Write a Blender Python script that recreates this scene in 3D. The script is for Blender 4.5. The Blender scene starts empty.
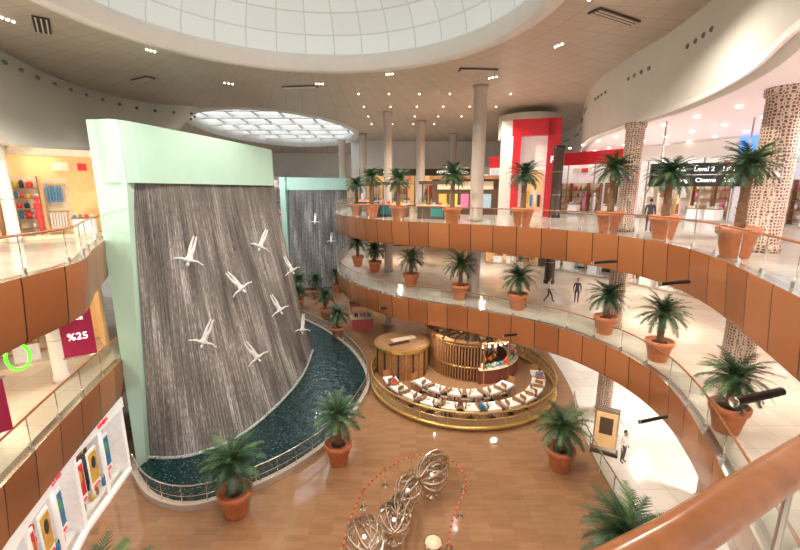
import bpy, math, random
from mathutils import Vector, Matrix, noise
from mathutils.geometry import tessellate_polygon
from mathutils.bvhtree import BVHTree
random.seed(7)
F=400.0; PITCH=math.radians(12); CH=13.2
cs,sn=math.cos(PITCH),math.sin(PITCH)
def ray(px,py):
    x=(px-400)/F; d=(py-275)/F
    return Vector((x, cs-sn*d, -(sn+cs*d)))
def U(px,py,z):
    r=ray(px,py); t=(z-CH)/r.z
    return Vector((r.x*t,r.y*t,z))
def cr(pts,n=8):
    P=[Vector(p) for p in pts]; out=[]
    P=[P[0]*2-P[1]]+P+[P[-1]*2-P[-2]]
    for i in range(1,len(P)-2):
        a,b,c,d=P[i-1],P[i],P[i+1],P[i+2]
        for k in range(n):
            t=k/n
            out.append(0.5*((2*b)+(c-a)*t+(2*a-5*b+4*c-d)*t*t+(3*b-a-3*c+d)*t**3))
    out.append(P[-2].copy()); return out
def resample(pts,step=None,count=None):
    L=[0]
    for a,b in zip(pts,pts[1:]): L.append(L[-1]+(b-a).length)
    n=count if count else max(2,int(L[-1]/step))
    out=[];j=0
    for i in range(n+1):
        s=L[-1]*i/n
        while j<len(L)-2 and L[j+1]<s: j+=1
        t=(s-L[j])/max(1e-9,L[j+1]-L[j]); out.append(pts[j].lerp(pts[j+1],min(1,t)))
    return out
# ---------------------------------------------------------------- materials
def nt(name):
    m=bpy.data.materials.new(name); m.use_nodes=True
    return m,m.node_tree.nodes,m.node_tree.links,m.node_tree.nodes['Principled BSDF']
def mat(name,c,r=0.5,metal=0,em=0,ec=None,noise_amt=0.05,nscale=6):
    m,N,Lk,B=nt(name)
    B.inputs['Roughness'].default_value=r; B.inputs['Metallic'].default_value=metal
    if noise_amt>0:
        tc=N.new('ShaderNodeTexCoord'); no=N.new('ShaderNodeTexNoise'); no.inputs['Scale'].default_value=nscale
        rp=N.new('ShaderNodeValToRGB')
        rp.color_ramp.elements[0].position=.3; rp.color_ramp.elements[1].position=.7
        rp.color_ramp.elements[0].color=(*[max(0,v*(1-noise_amt*2)) for v in c],1)
        rp.color_ramp.elements[1].color=(*[min(1,v*(1+noise_amt)) for v in c],1)
        Lk.new(tc.outputs['Object'],no.inputs['Vector']); Lk.new(no.outputs['Fac'],rp.inputs['Fac']); Lk.new(rp.outputs['Color'],B.inputs['Base Color'])
    else: B.inputs['Base Color'].default_value=(*c,1)
    if em>0:
        B.inputs['Emission Color'].default_value=(*(ec or c),1); B.inputs['Emission Strength'].default_value=em
    return m
def glassmat(name,tint=(.9,.97,.95),refl=.12,fr=.35):
    m,N,Lk,B=nt(name); N.remove(B)
    o=N['Material Output']; t=N.new('ShaderNodeBsdfTransparent'); t.inputs['Color'].default_value=(*tint,1)
    g=N.new('ShaderNodeBsdfGlossy'); g.inputs['Roughness'].default_value=.03
    lw=N.new('ShaderNodeLayerWeight'); lw.inputs['Blend'].default_value=.25
    mx=N.new('ShaderNodeMixShader'); mm=N.new('ShaderNodeMath'); mm.operation='MULTIPLY_ADD'; mm.inputs[1].default_value=fr; mm.inputs[2].default_value=refl*.6
    Lk.new(lw.outputs['Fresnel'],mm.inputs[0]); Lk.new(mm.outputs[0],mx.inputs['Fac'])
    Lk.new(t.outputs[0],mx.inputs[1]); Lk.new(g.outputs[0],mx.inputs[2]); Lk.new(mx.outputs[0],o.inputs['Surface'])
    return m
class NG:
    def __init__(s,N,L): s.N=N; s.L=L
    def m(s,op,a,b=0,c=0):
        n=s.N.new('ShaderNodeMath'); n.operation=op
        for i,v in enumerate((a,b,c)):
            if isinstance(v,(int,float)): n.inputs[i].default_value=v
            else: s.L.new(v,n.inputs[i])
        return n.outputs[0]
    def mixc(s,f,a,b):
        n=s.N.new('ShaderNodeMix'); n.data_type='RGBA'
        for i,v in ((0,f),(6,a),(7,b)):
            if isinstance(v,(int,float)): n.inputs[i].default_value=v
            elif isinstance(v,tuple): n.inputs[i].default_value=(*v,1)
            else: s.L.new(v,n.inputs[i])
        return n.outputs[2]
    def sep(s,v):
        n=s.N.new('ShaderNodeSeparateXYZ'); s.L.new(v,n.inputs[0]); return n.outputs
    def comb(s,a,b,c=0):
        n=s.N.new('ShaderNodeCombineXYZ')
        for i,v in enumerate((a,b,c)):
            if isinstance(v,(int,float)): n.inputs[i].default_value=v
            else: s.L.new(v,n.inputs[i])
        return n.outputs[0]
    def noise(s,vec,scale,detail=2):
        n=s.N.new('ShaderNodeTexNoise'); n.inputs['Scale'].default_value=scale; n.inputs['Detail'].default_value=detail
        s.L.new(vec,n.inputs['Vector']); return n.outputs['Fac']
    def wn(s,vec):
        n=s.N.new('ShaderNodeTexWhiteNoise'); s.L.new(vec,n.inputs['Vector']); return n.outputs['Value']
    def obj(s): return s.N.new('ShaderNodeTexCoord').outputs['Object']
    def uv(s): return s.N.new('ShaderNodeTexCoord').outputs['UV']
    def line(s,x,period,w):
        fr=s.m('FRACT',s.m('DIVIDE',x,period)); return s.m('LESS_THAN',fr,w/period)
def copper():
    m,N,L,B=nt('copper_panels'); g=NG(N,L); u,v,_=g.sep(g.uv())
    idx=g.m('FLOOR',g.m('DIVIDE',u,1.5)); rnd=g.wn(g.comb(idx,3.1,0))
    c=g.mixc(rnd,(.37,.135,.05),(.52,.205,.08))
    ln=g.line(u,1.5,.05); c=g.mixc(ln,c,(.08,.035,.02))
    L.new(c,B.inputs['Base Color']); B.inputs['Roughness'].default_value=.27; B.inputs['Metallic'].default_value=.35
    return m
def ceilmat():
    m,N,L,B=nt('ceiling_perforated_panels'); g=NG(N,L); x,y,_=g.sep(g.obj())
    dx=g.m('ADD',x,3.7); dy=g.m('SUBTRACT',y,15.8)
    r=g.m('SQRT',g.m('ADD',g.m('MULTIPLY',dx,dx),g.m('MULTIPLY',dy,dy))); a=g.m('ARCTAN2',dy,dx)
    l1=g.line(r,1.2,.05); l2=g.line(g.m('ADD',a,9.0),.0654,.0035)
    ln=g.m('MAXIMUM',l1,l2)
    rn=g.wn(g.comb(g.m('FLOOR',g.m('DIVIDE',r,1.2)),g.m('FLOOR',g.m('DIVIDE',a,.0654))))
    c=g.mixc(rn,(.50,.425,.345),(.54,.465,.385)); c=g.mixc(ln,c,(.40,.33,.265))
    L.new(c,B.inputs['Base Color']); B.inputs['Roughness'].default_value=.4; return m
def floormat():
    m,N,L,B=nt('brown_stone_floor'); g=NG(N,L); o=g.obj(); x,y,_=g.sep(o)
    rn=g.wn(g.comb(g.m('FLOOR',g.m('DIVIDE',x,.9)),g.m('FLOOR',g.m('DIVIDE',y,.3))))
    n=g.noise(g.comb(g.m('MULTIPLY',x,.6),g.m('MULTIPLY',y,4)),1.5,4)
    f=g.m('ADD',g.m('MULTIPLY',rn,.3),g.m('MULTIPLY',n,.7))
    c=g.mixc(f,(.225,.115,.058),(.37,.215,.12))
    ln=g.m('MAXIMUM',g.line(x,.9,.018),g.line(y,.3,.014)); c=g.mixc(g.m('MULTIPLY',ln,.3),c,(.15,.08,.05))
    L.new(c,B.inputs['Base Color']); B.inputs['Roughness'].default_value=.08; B.inputs['Specular IOR Level'].default_value=.75; return m
def lightfloor(name,a,b,per=1.2):
    m,N,L,B=nt(name); g=NG(N,L); x,y,_=g.sep(g.obj())
    rn=g.wn(g.comb(g.m('FLOOR',g.m('DIVIDE',x,per)),g.m('FLOOR',g.m('DIVIDE',y,per))))
    c=g.mixc(rn,a,b); ln=g.m('MAXIMUM',g.line(x,per,.03),g.line(y,per,.03)); c=g.mixc(g.m('MULTIPLY',ln,.4),c,(.3,.25,.2))
    L.new(c,B.inputs['Base Color']); B.inputs['Roughness'].default_value=.14; return m
def fallmat():
    m,N,L,B=nt('falling_water'); g=NG(N,L); u,v,_=g.sep(g.uv())
    n1=g.noise(g.comb(g.m('MULTIPLY',u,13),g.m('MULTIPLY',v,.22)),1.0,4)
    n2=g.noise(g.comb(g.m('MULTIPLY',u,42),g.m('MULTIPLY',v,3.0)),1.0,3)
    n3=g.noise(g.comb(g.m('MULTIPLY',u,.8),g.m('MULTIPLY',v,.16)),1.0,3)
    s=g.m('ADD',g.m('MULTIPLY',n1,.46),g.m('ADD',g.m('MULTIPLY',n2,.46),g.m('MULTIPLY',n3,.46)))
    s=g.m('ADD',s,g.m('MULTIPLY',g.m('SUBTRACT',8.0,v),.006))
    rp=N.new('ShaderNodeValToRGB'); e=rp.color_ramp.elements
    e[0].position=.56; e[0].color=(.05,.046,.045,1); e[1].position=.90; e[1].color=(.72,.71,.70,1)
    k=e.new(.73); k.color=(.19,.18,.175,1)
    L.new(s,rp.inputs['Fac']); c=rp.outputs['Color']
    ln=g.line(v,1.35,.05); c=g.mixc(g.m('MULTIPLY',ln,.2),c,(.07,.06,.06))
    L.new(c,B.inputs['Base Color']); B.inputs['Roughness'].default_value=.4
    return m
def watermat():
    m,N,L,B=nt('pool_water'); g=NG(N,L); o=g.obj()
    n=g.noise(o,2.2,5); c=g.mixc(n,(.002,.012,.014),(.006,.034,.038))
    sp=g.m('GREATER_THAN',g.noise(o,9,3),.62); c=g.mixc(g.m('MULTIPLY',sp,.4),c,(.18,.28,.28))
    L.new(c,B.inputs['Base Color']); B.inputs['Roughness'].default_value=.12; B.inputs['Specular IOR Level'].default_value=.35
    bp=N.new('ShaderNodeBump'); bp.inputs['Strength'].default_value=.9; bp.inputs['Distance'].default_value=.1
    L.new(n,bp.inputs['Height']); L.new(bp.outputs[0],B.inputs['Normal']); return m
def domemat():
    m,N,L,B=nt('skylight_dome_panels'); g=NG(N,L); u,v,_=g.sep(g.uv())
    ln=g.m('MAXIMUM',g.line(u,1/36,.0012),g.line(v,1/7,.009))
    rn=g.wn(g.comb(g.m('FLOOR',g.m('MULTIPLY',u,36)),g.m('FLOOR',g.m('MULTIPLY',v,7))))
    c=g.mixc(rn,(.54,.57,.555),(.58,.605,.59)); c=g.mixc(ln,c,(.42,.45,.45))
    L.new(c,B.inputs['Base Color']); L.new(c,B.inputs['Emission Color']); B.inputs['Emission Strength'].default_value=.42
    B.inputs['Roughness'].default_value=.6; return m
def specklemat():
    m,N,L,B=nt('lattice_column_cladding'); g=NG(N,L)
    vo=N.new('ShaderNodeTexVoronoi'); vo.inputs['Scale'].default_value=9.0; vo.feature='DISTANCE_TO_EDGE'; vo.inputs['Randomness'].default_value=.45; L.new(g.obj(),vo.inputs['Vector'])
    f=g.m('LESS_THAN',vo.outputs['Distance'],.15); c=g.mixc(f,(.20,.085,.06),(.64,.52,.42))
    L.new(c,B.inputs['Base Color']); B.inputs['Roughness'].default_value=.5; return m
def trunkmat():
    m,N,L,B=nt('palm_trunk_bark'); g=NG(N,L); n=g.noise(g.obj(),14,3)
    c=g.mixc(n,(.09,.045,.02),(.32,.19,.10)); L.new(c,B.inputs['Base Color']); B.inputs['Roughness'].default_value=.9; return m
M={}
M['copper']=copper(); M['ceil']=ceilmat(); M['floor']=floormat(); M['lfloor']=lightfloor('pale_marble_floor',(.66,.61,.55),(.74,.69,.63))
M['deck']=lightfloor('balcony_marble_floor',(.60,.53,.46),(.68,.61,.54)); M['fall']=fallmat(); M['water']=watermat(); M['dome']=domemat()
M['speck']=specklemat(); M['bark']=trunkmat()
M['white']=mat('white_plaster',(.80,.78,.74),.55,noise_amt=.015,nscale=1); M['soffit']=mat('soffit_paint',(.72,.64,.55),.5,noise_amt=.02,nscale=1)
M['cove']=mat('cove_plaster',(.76,.76,.71),.4,noise_amt=.015,nscale=1); M['mint']=mat('mint_plaster',(.42,.63,.54),.35,noise_amt=.015,nscale=1)
M['pinkglowceil']=mat('corridor_ceiling_painted_glow',(.86,.77,.76),.5,em=.25,ec=(1,.78,.80),noise_amt=0)  # pink corridor light put into the ceiling material as a faint glow
M['steel']=mat('brushed_steel',(.66,.63,.59),.25,.9,noise_amt=0); M['chrome']=mat('polished_chrome',(.78,.70,.6),.12,1,noise_amt=0)
M['gold']=mat('brass',(.70,.46,.15),.28,.8,noise_amt=0); M['glass']=glassmat('railing_glass'); M['shopglass']=glassmat('shop_glass',(.97,.98,.97),.03,.15)
M['woodrail']=mat('handrail_wood',(.33,.13,.055),.2,noise_amt=.1,nscale=9); M['terra']=mat('terracotta',(.62,.205,.085),.6,noise_amt=.08)
M['soil']=mat('potting_soil',(.05,.03,.02),.95); M['leaf']=mat('palm_frond_green',(.022,.075,.03),.45,noise_amt=.3,nscale=4); M['leaf2']=mat('palm_frond_light',(.08,.17,.055),.45,noise_amt=.2)
M['black']=mat('black_metal',(.015,.015,.017),.4,.3,noise_amt=0); M['dark']=mat('dark_bronze',(.06,.04,.03),.35,.3); M['hole']=mat('spotlight_recess',(.22,.20,.18),.6,noise_amt=0)
M['red']=mat('red_lacquer',(.70,.012,.025),.3); M['redlit']=mat('red_lit_sign',(.8,.02,.04),.4,em=.5,ec=(1,.03,.06),noise_amt=0)
M['wood']=mat('warm_wood',(.36,.17,.07),.4,noise_amt=.15); M['cream']=mat('cream_panel',(.80,.68,.50),.5); M['colbeige']=mat('column_beige',(.48,.40,.345),.35,noise_amt=.02)
M['tfloor']=mat('terrace_wood_floor',(.34,.19,.10),.3,noise_amt=.12)
M['skin']=mat('skin',(.55,.33,.22),.5,noise_amt=.02); M['hair']=mat('hair_dark',(.02,.014,.01),.6); M['shoe']=mat('shoe_leather',(.03,.02,.02),.4)
M['statue']=mat('silvered_fibreglass',(.72,.73,.73),.3,.15,noise_amt=.02)
M['bulb']=mat('downlight_lens',(1,.9,.75),.4,em=6,ec=(1,.86,.65),noise_amt=0); M['warmpanel']=mat('shop_ceiling_light',(1,.9,.7),.4,em=11,ec=(1,.80,.55),noise_amt=0)
M['coolpanel']=mat('shop_ceiling_light_cool',(1,1,1),.4,em=8,ec=(1,.97,.95),noise_amt=0)
M['whitelit']=mat('lit_sign_letters',(1,1,1),.4,em=2.0,ec=(1,.97,.92),noise_amt=0); M['green']=mat('green_neon',(.1,.9,.05),.4,em=1.6,ec=(.12,1,.04),noise_amt=0)
M['magenta']=mat('magenta_banner_cloth',(.42,.012,.08),.6); M['bluelit']=mat('blue_lit_sign',(.1,.3,.9),.4,em=.8,ec=(.15,.4,1),noise_amt=0)
M['fabric']=mat('white_table_top',(.86,.84,.80),.4); M['chairseat']=mat('ivory_upholstery',(.74,.66,.55),.6); M['chairred']=mat('chair_leather',(.22,.06,.04),.5); M['teal']=mat('teal_paint',(.03,.30,.30),.4)
M['warmglowwall']=mat('warm_shop_wall_glow',(.85,.56,.27),.6,em=.2,ec=(1,.62,.26)); M['coolglowwall']=mat('pale_shop_wall_glow',(.88,.85,.83),.6,em=.12,ec=(1,.95,.92)); M['darkwall']=mat('dark_shop_wall',(.13,.07,.045),.5)  # warm and pale walls glow slightly, shop lighting put into their material
M['pinkgoods']=mat('pink_kiosk',(.55,.11,.12),.5)
M['glowframe']=mat('shopfront_white_frame_glow',(.9,.89,.87),.35,em=.2,ec=(1,.98,.95),noise_amt=0)  # frame is no lamp; its glow paints in the storefront brightness
pal=[(.8,.05,.05),(.85,.5,.08),(.05,.25,.5),(.85,.82,.75),(.05,.05,.06),(.35,.18,.08),(.8,.2,.4),(.1,.4,.2),(.75,.65,.1),(.4,.6,.75)]
GOODS=[mat('goods_%s'%n,c,.5,noise_amt=.1) for n,c in zip(['red','orange','blue','ivory','black','brown','pink','green','yellow','sky'],pal)]
GW=[GOODS[0],GOODS[6],GOODS[3],GOODS[5],GOODS[0],M['white'],GOODS[1],GOODS[4],GOODS[8],GOODS[2]]
GL=[M['white'],M['cream'],GOODS[3],M['gold'],GOODS[5],M['white'],GOODS[9],GOODS[0],GOODS[6]]
# ---------------------------------------------------------------- mesh builder
class MB:
    def __init__(s): s.v=[];s.f=[];s.mi=[];s.sm=[];s.mats=[]
    def mid(s,m):
        if m not in s.mats: s.mats.append(m)
        return s.mats.index(m)
    def add(s,vs,fs,m,smooth=False):
        b=len(s.v); s.v+= [tuple(v) for v in vs]; k=s.mid(m)
        for f in fs: s.f.append([i+b for i in f]); s.mi.append(k); s.sm.append(smooth)
    def box(s,c,d,m,rot=0,T=None):
        x,y,z=[k/2 for k in d]; R=Matrix.Rotation(rot,3,'Z')
        vs=[R@Vector((a*x,b*y,e*z)) for e in(-1,1) for a,b in((-1,-1),(1,-1),(1,1),(-1,1))]
        if T: vs=[T@v for v in vs]
        vs=[v+Vector(c) for v in vs]
        s.add(vs,[(3,2,1,0),(4,5,6,7),(0,1,5,4),(1,2,6,5),(2,3,7,6),(3,0,4,7)],m)
    def lathe(s,c,prof,m,seg=20,smooth=True,sy=1,closed=True):
        vs=[];c=Vector(c)
        for r,z in prof:
            for i in range(seg):
                a=2*math.pi*i/seg; vs.append(c+Vector((r*math.cos(a),r*math.sin(a)*sy,z)))
        fs=[]
        for j in range(len(prof)-1):
            for i in range(seg):
                k=(i+1)%seg; fs.append((j*seg+i,j*seg+k,(j+1)*seg+k,(j+1)*seg+i))
        if closed:
            fs.append(tuple(reversed(range(seg)))); fs.append(tuple((len(prof)-1)*seg+i for i in range(seg)))
        s.add(vs,fs,m,smooth)
    def sphere(s,c,r,m,seg=12,rings=8,scale=(1,1,1),R=None):
        vs=[];fs=[]
        for j in range(rings+1):
            t=math.pi*j/rings
            for i in range(seg):
                a=2*math.pi*i/seg; v=Vector((math.sin(t)*math.cos(a)*scale[0],math.sin(t)*math.sin(a)*scale[1],math.cos(t)*scale[2]))*r
                if R: v=R@v
                vs.append(v+Vector(c))
        for j in range(rings):
            for i in range(seg):
                k=(i+1)%seg; fs.append((j*seg+i,(j+1)*seg+i,(j+1)*seg+k,j*seg+k))
        s.add(vs,fs,m,True)
    def tube(s,path,r,m,seg=8,closed=False,squash=1):
        P=[Vector(p) for p in path]; n=len(P); vs=[]; fs=[]
        for i,p in enumerate(P):
            if closed: t=P[(i+1)%n]-P[i-1]
            else: t=P[min(i+1,n-1)]-P[max(i-1,0)]
            t.normalize(); up=Vector((0,0,1)) if abs(t.z)<.95 else Vector((1,0,0))
            a=t.cross(up).normalized(); b=a.cross(t).normalized()
            rr=r[i] if isinstance(r,(list,tuple)) else r
            for k in range(seg):
                q=2*math.pi*k/seg; vs.append(p+a*math.cos(q)*rr+b*math.sin(q)*rr*squash)
        for i in range(n if closed else n-1):
            j=(i+1)%n
            for k in range(seg):
                l=(k+1)%seg; fs.append((i*seg+k,i*seg+l,j*seg+l,j*seg+k))
        if not closed:
            fs.append(tuple(range(seg))); fs.append(tuple(reversed([(n-1)*seg+k for k in range(seg)])))
        s.add(vs,fs,m,True)
    def prism(s,poly,z0,z1,mt,mb=None,ms=None,holes=[]):
        loops=[[Vector((p[0],p[1],0)) for p in poly]]+[[Vector((p[0],p[1],0)) for p in h] for h in holes]
        tri=tessellate_polygon(loops); flat=[p for l in loops for p in l]; n=len(flat)
        def up(t):
            a,b,c=[flat[i] for i in t]; return t if (b-a).cross(c-a).z>0 else tuple(reversed(t))
        tri=[up(tuple(t)) for t in tri]
        s.add([(p.x,p.y,z1) for p in flat],tri,mt)
        s.add([(p.x,p.y,z0) for p in flat],[tuple(reversed(t)) for t in tri],mb or mt)
        for l in loops:
            k=len(l); vs=[(p.x,p.y,z0) for p in l]+[(p.x,p.y,z1) for p in l]
            s.add(vs,[(i,(i+1)%k,k+(i+1)%k,k+i) for i in range(k)],ms or mt)
    def mesh(s,name):
        me=bpy.data.meshes.new(name); me.from_pydata(s.v,[],s.f)
        for m in s.mats: me.materials.append(m)
        me.polygons.foreach_set('material_index',s.mi); me.polygons.foreach_set('use_smooth',s.sm); me.update(); return me
    def build(s,name,parent=None,loc=None,rot=0):
        return put(s.mesh(name),name,parent,loc,rot)
def put(me,name,parent=None,loc=None,rot=0,scale=1):
    o=bpy.data.objects.new(name,me); bpy.context.collection.objects.link(o)
    if loc is not None: o.location=loc
    o.rotation_euler[2]=rot
    if scale!=1: o.scale=(scale,)*3
    if parent: o.parent=parent
    return o
def empty(name,loc=(0,0,0),rot=0):
    o=bpy.data.objects.new(name,None); bpy.context.collection.objects.link(o); o.location=loc; o.rotation_euler[2]=rot; o.empty_display_size=.3; return o
def strip(name,rows,m,parent=None,smooth=True,flip=False):
    n=len(rows[0]); L=[0]
    for a,b in zip(rows[0],rows[0][1:]): L.append(L[-1]+(b-a).length)
    vs=[p for r in rows for p in r]; fs=[]
    for j in range(len(rows)-1):
        for i in range(n-1):
            q=(j*n+i,j*n+i+1,(j+1)*n+i+1,(j+1)*n+i); fs.append(tuple(reversed(q)) if flip else q)
    me=bpy.data.meshes.new(name); me.from_pydata([tuple(v) for v in vs],[],fs); me.materials.append(m)
    uv=me.uv_layers.new(name='UVMap')
    for p in me.polygons:
        p.use_smooth=smooth
        for li in p.loop_indices:
            vi=me.loops[li].vertex_index; uv.data[li].uv=(L[vi%n],me.vertices[vi].co.z)
    return put(me,name,parent)
def z_(pts,z): return [Vector((p[0],p[1],z)) for p in pts]
def offs(pts,d):
    out=[]
    for i,p in enumerate(pts):
        t=(pts[min(i+1,len(pts)-1)]-pts[max(i-1,0)]); t.z=0; t.normalize(); out.append(p+Vector((-t.y,t.x,0))*d)
    return out
def text(s,size,m,parent,loc,rot,ext=.02):
    c=bpy.data.curves.new('sign_text','FONT'); c.body=s; c.size=size; c.extrude=ext; c.align_x='CENTER'; c.align_y='CENTER'; c.materials.append(m)
    o=bpy.data.objects.new('sign_text',c); bpy.context.collection.objects.link(o); o.location=loc; o.rotation_euler=rot; o.parent=parent; return o
# ---------------------------------------------------------------- plans
Z1,Z2,TH=5.5,11.0,1.6
main=[(-6.7,60),(-6.6,48),(-6.3,41),(-5.3,36),(-3.1,31.6),(0,28.3),(5,25.2),(9,21.8),(10.7,18.5),(11,15.5),(10.4,12.8),(9.4,10.3),(8.4,8)]
near=[(7.2,5.6),(5,3.5),(3.2,2.2),(1.82,1.50),(1.14,1.16),(.66,.93),(0,.72),(-1.5,.6),(-3.5,.9),(-6,2.4),(-8,4.8)]
left2=[(-9.4,8.6),(-9.9,11.8),(-11.55,14.6),(-13.15,17.5)]
left1=[(-10.2,8),(-11.2,10.8),(-12.1,13.8),(-13.0,17.2)]
def v3(l): return [Vector((a,b,0)) for a,b in l]
def balcony(leftpts,zt,outer):
    par=empty('balcony')
    full=resample(cr(v3(main+near+leftpts),8),step=.42)
    zb=zt-TH
    mb=MB(); mb.prism([(p.x,p.y) for p in full]+outer,zb+.02,zt,M['deck'],M['soffit'],M['soffit']); mb.build('deck',par)
    o0=offs(full,-.10); o1=offs(full,-.22); o2=offs(full,-.05)
    strip('fascia',[z_(o2,zb-.02),z_(o0,zb+.1),z_(o1,zt-.12),z_(o1,zt+.08)],M['copper'],par)
    strip('kerb_cap',[z_(o1,zt+.08),z_(offs(full,.12),zt+.08),z_(offs(full,.12),zt)],M['steel'],par)
    strip('fascia_soffit_trim',[z_(offs(full,.5),zb),z_(o2,zb-.02)],M['dark'],par)
    g=MB(); st=MB(); k=4; line=offs(full,-.05)
    for i in range(0,len(line)-k,k):
        seg=line[i:i+k+1]; a=seg[0].lerp(seg[1],.08); b=seg[-1].lerp(seg[-2],.08); seg=[a]+seg[1:-1]+[b]
        n=len(seg); vs=[(p.x,p.y,zt+.05) for p in seg]+[(p.x,p.y,zt+1.04) for p in seg]
        g.add(vs,[(j,j+1,n+j+1,n+j) for j in range(n-1)],M['glass'])
        p=line[i]; st.box((p.x,p.y,zt+.16),(.09,.09,.2),M['steel'])
        st.tube([(p.x,p.y,zt+.2),(p.x,p.y,zt+1.06)],.016,M['steel'],5)
    g.build('glass_panels',par); st.build('rail_posts',par)
    h=MB(); h.tube(z_(line,zt+1.09),[.04 if (p.y>7 or zt<8) else .04+.035*min(1,(7-p.y)/2.5)*(1 if p.x>-2 else 0) for p in line],M['woodrail'],14,squash=.8); h.build('handrail',par)
    return par,full
outer=[(-17.5,28),(-34,30),(-34,-7),(36,-7),(36,60)]
B2,full2=balcony(left2,Z2,outer); B1,full1=balcony(left1,Z1,outer)
def bar(par,px,py,zc,l=.9,r=.07):
    mb=MB(); p=U(px,py,zc); mb.tube([p+Vector((.35,.25,0)),p+Vector((-l,-.1,-.02))],r,M['black'],10); mb.tube([p+Vector((-l,-.1,-.02)),p+Vector((-l-.05,-.1,-.02))],r*1.15,M['steel'],10); mb.build('floodlight_bar',par)
for px,py in((684,283),(520,242),(612,262)): bar(B2,px,py,10.0)
bar(B2,775,398,9.5,.8,.08)
for px,py in((518,335),(662,420),(392,308)): bar(B1,px,py,4.5)
# ---------------------------------------------------------------- ground
mb=MB(); mb.prism([(-36,-8),(38,-8),(38,80),(-36,80)],-.3,0,M['floor']); mb.build('floor')
bd=resample(cr(v3([(13,60),(12.5,40),(12.3,31),(11.6,25),(10.4,21),(9.7,17),(9.3,12.5),(8.6,8),(7,3)]),6),step=.5)
mb=MB(); mb.prism([(p.x,p.y) for p in bd]+[(37,3),(37,60)],.0,.015,M['lfloor']); mb.build('floor_marble_border')
# ---------------------------------------------------------------- ceiling
C=(-3.7,15.8); R0=9.2
hole1=[(C[0]+R0*math.cos(a),C[1]+R0*math.sin(a)) for a in [2*math.pi*i/96 for i in range(96)]]
hole2=[(-14+8.5*math.cos(a),51+15*math.sin(a)) for a in [2*math.pi*i/64 for i in range(64)]]
mb=MB(); mb.prism([(-36,-6),(36,-6),(36,80),(-36,80)],20,20.4,M['white'],M['ceil'],M['white'],[hole1,hole2]); mb.build('ceiling')
N=120
d=empty('skylight_dome')
rim=[[Vector((C[0]+r*math.cos(2*math.pi*i/N),C[1]+r*math.sin(2*math.pi*i/N),z)) for i in range(N+1)] for r,z in((R0+.5,19.98),(R0+.45,19.88),(R0,19.86),(R0-.1,19.95),(R0-.05,20.7))]
strip('rim',rim,M['white'],d)
me=bpy.data.meshes.new('dome'); vs=[];fs=[];K=14
for j in range(K+1):
    t=j/K; r=(R0-.05)*math.cos(t*math.pi/2*.97); z=20.7+4.2*math.sin(t*math.pi/2)
    for i in range(N): vs.append((C[0]+r*math.cos(2*math.pi*i/N),C[1]+r*math.sin(2*math.pi*i/N),z))
for j in range(K):
    for i in range(N): fs.append((j*N+i,j*N+(i+1)%N,(j+1)*N+(i+1)%N,(j+1)*N+i))
me.from_pydata(vs,[],fs); uv=me.uv_layers.new(name='UVMap')
for p in me.polygons:
    p.use_smooth=True; j,i=divmod(p.index,N)
    for li,(a,b) in zip(p.loop_indices,((0,0),(1,0),(1,1),(0,1))): uv.data[li].uv=((i+a)/N,(j+b)/K)
me.materials.append(M['dome']); put(me,'dome',d)
d=empty('glass_roof_skylight'); n=64
rim=[[Vector((-14+(8.5+o)*math.cos(2*math.pi*i/n),51+(15+o)*math.sin(2*math.pi*i/n),z)) for i in range(n+1)] for o,z in((.5,19.98),(0,19.85),(0,21.2))]
strip('rim',rim,M['white'],d); mb=MB()
for i in range(8): mb.box((-14,37+i*4.2,20.9),(18,.5,.5),M['white'])
for i in range(6): mb.box((-20.5+i*2.7,51,21.1),(.3,32,.3),M['white'])
mb.build('roof_beams',d)
mb=MB(); mb.add([(-24,35,21.5),(-4,35,21.5),(-4,68,21.5),(-24,68,21.5)],[(0,1,2,3)],mat('skylight_glass_diffuse',(.9,.95,1),.5,em=1.5,ec=(.86,.94,1),noise_amt=0)); mb.build('roof_glass',d)
bk=resample(cr(v3([(21,60),(19,45),(15.6,36),(13.0,29),(12.1,23),(12,19.5),(11.4,16),(10.2,12.6),(8.6,9.6),(7.6,6.5),(6,3),(3.5,0),(1,-2.5),(0,-5.5)]),8),step=.6)
strip('wall_bulkhead_right',[z_(offs(bk,.5),16.55),z_(offs(bk,.1),16.6),z_(bk,16.9),z_(offs(bk,-.1),18),z_(offs(bk,-.1),20)],M['cove'])
mb=MB(); mb.prism([(p.x,p.y) for p in bk]+[(36,-6),(36,60)],16.6,16.8,M['white'],M['pinkglowceil'],M['white']); mb.build('ceiling_corridor')
lo=[U(-60,130,15),U(0,142,15),U(50,150,15),Vector((-15.6,21.2,15)),Vector((-17.2,26,15)),Vector((-19,32,15)),Vector((-21,40,15))]
hi=[U(-60,18,20),U(0,50,20),U(50,75,20),U(100,92,20),U(150,103,20),U(200,108,20),Vector((-22.5,42,20))]
lo=resample(cr(lo,6),count=40); hi=resample(cr(hi,6),count=40)
mid=[a.lerp(b,.5)+Vector((-.7,.5,.4)) for a,b in zip(lo,hi)]
strip('wall_cove_left',[lo,mid,hi],M['cove'])
strip('ceiling_gallery',[lo,[p+Vector((-9,6,0)) for p in lo]],M['soffit'])
mb=MB()
for i in range(2,34,2):
    p=lo[i].lerp(hi[i],.88)+Vector((.02,-.06,-.06)); mb.sphere(p,.12,M['hole'],8,5)
for i in range(4,len(bk)-6):
    if i%8<4:
        p=bk[i]; mb.sphere((p.x-.09,p.y-.02,18.9),.11,M['hole'],8,5)
mb.build('recessed_spotlights')
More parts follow.
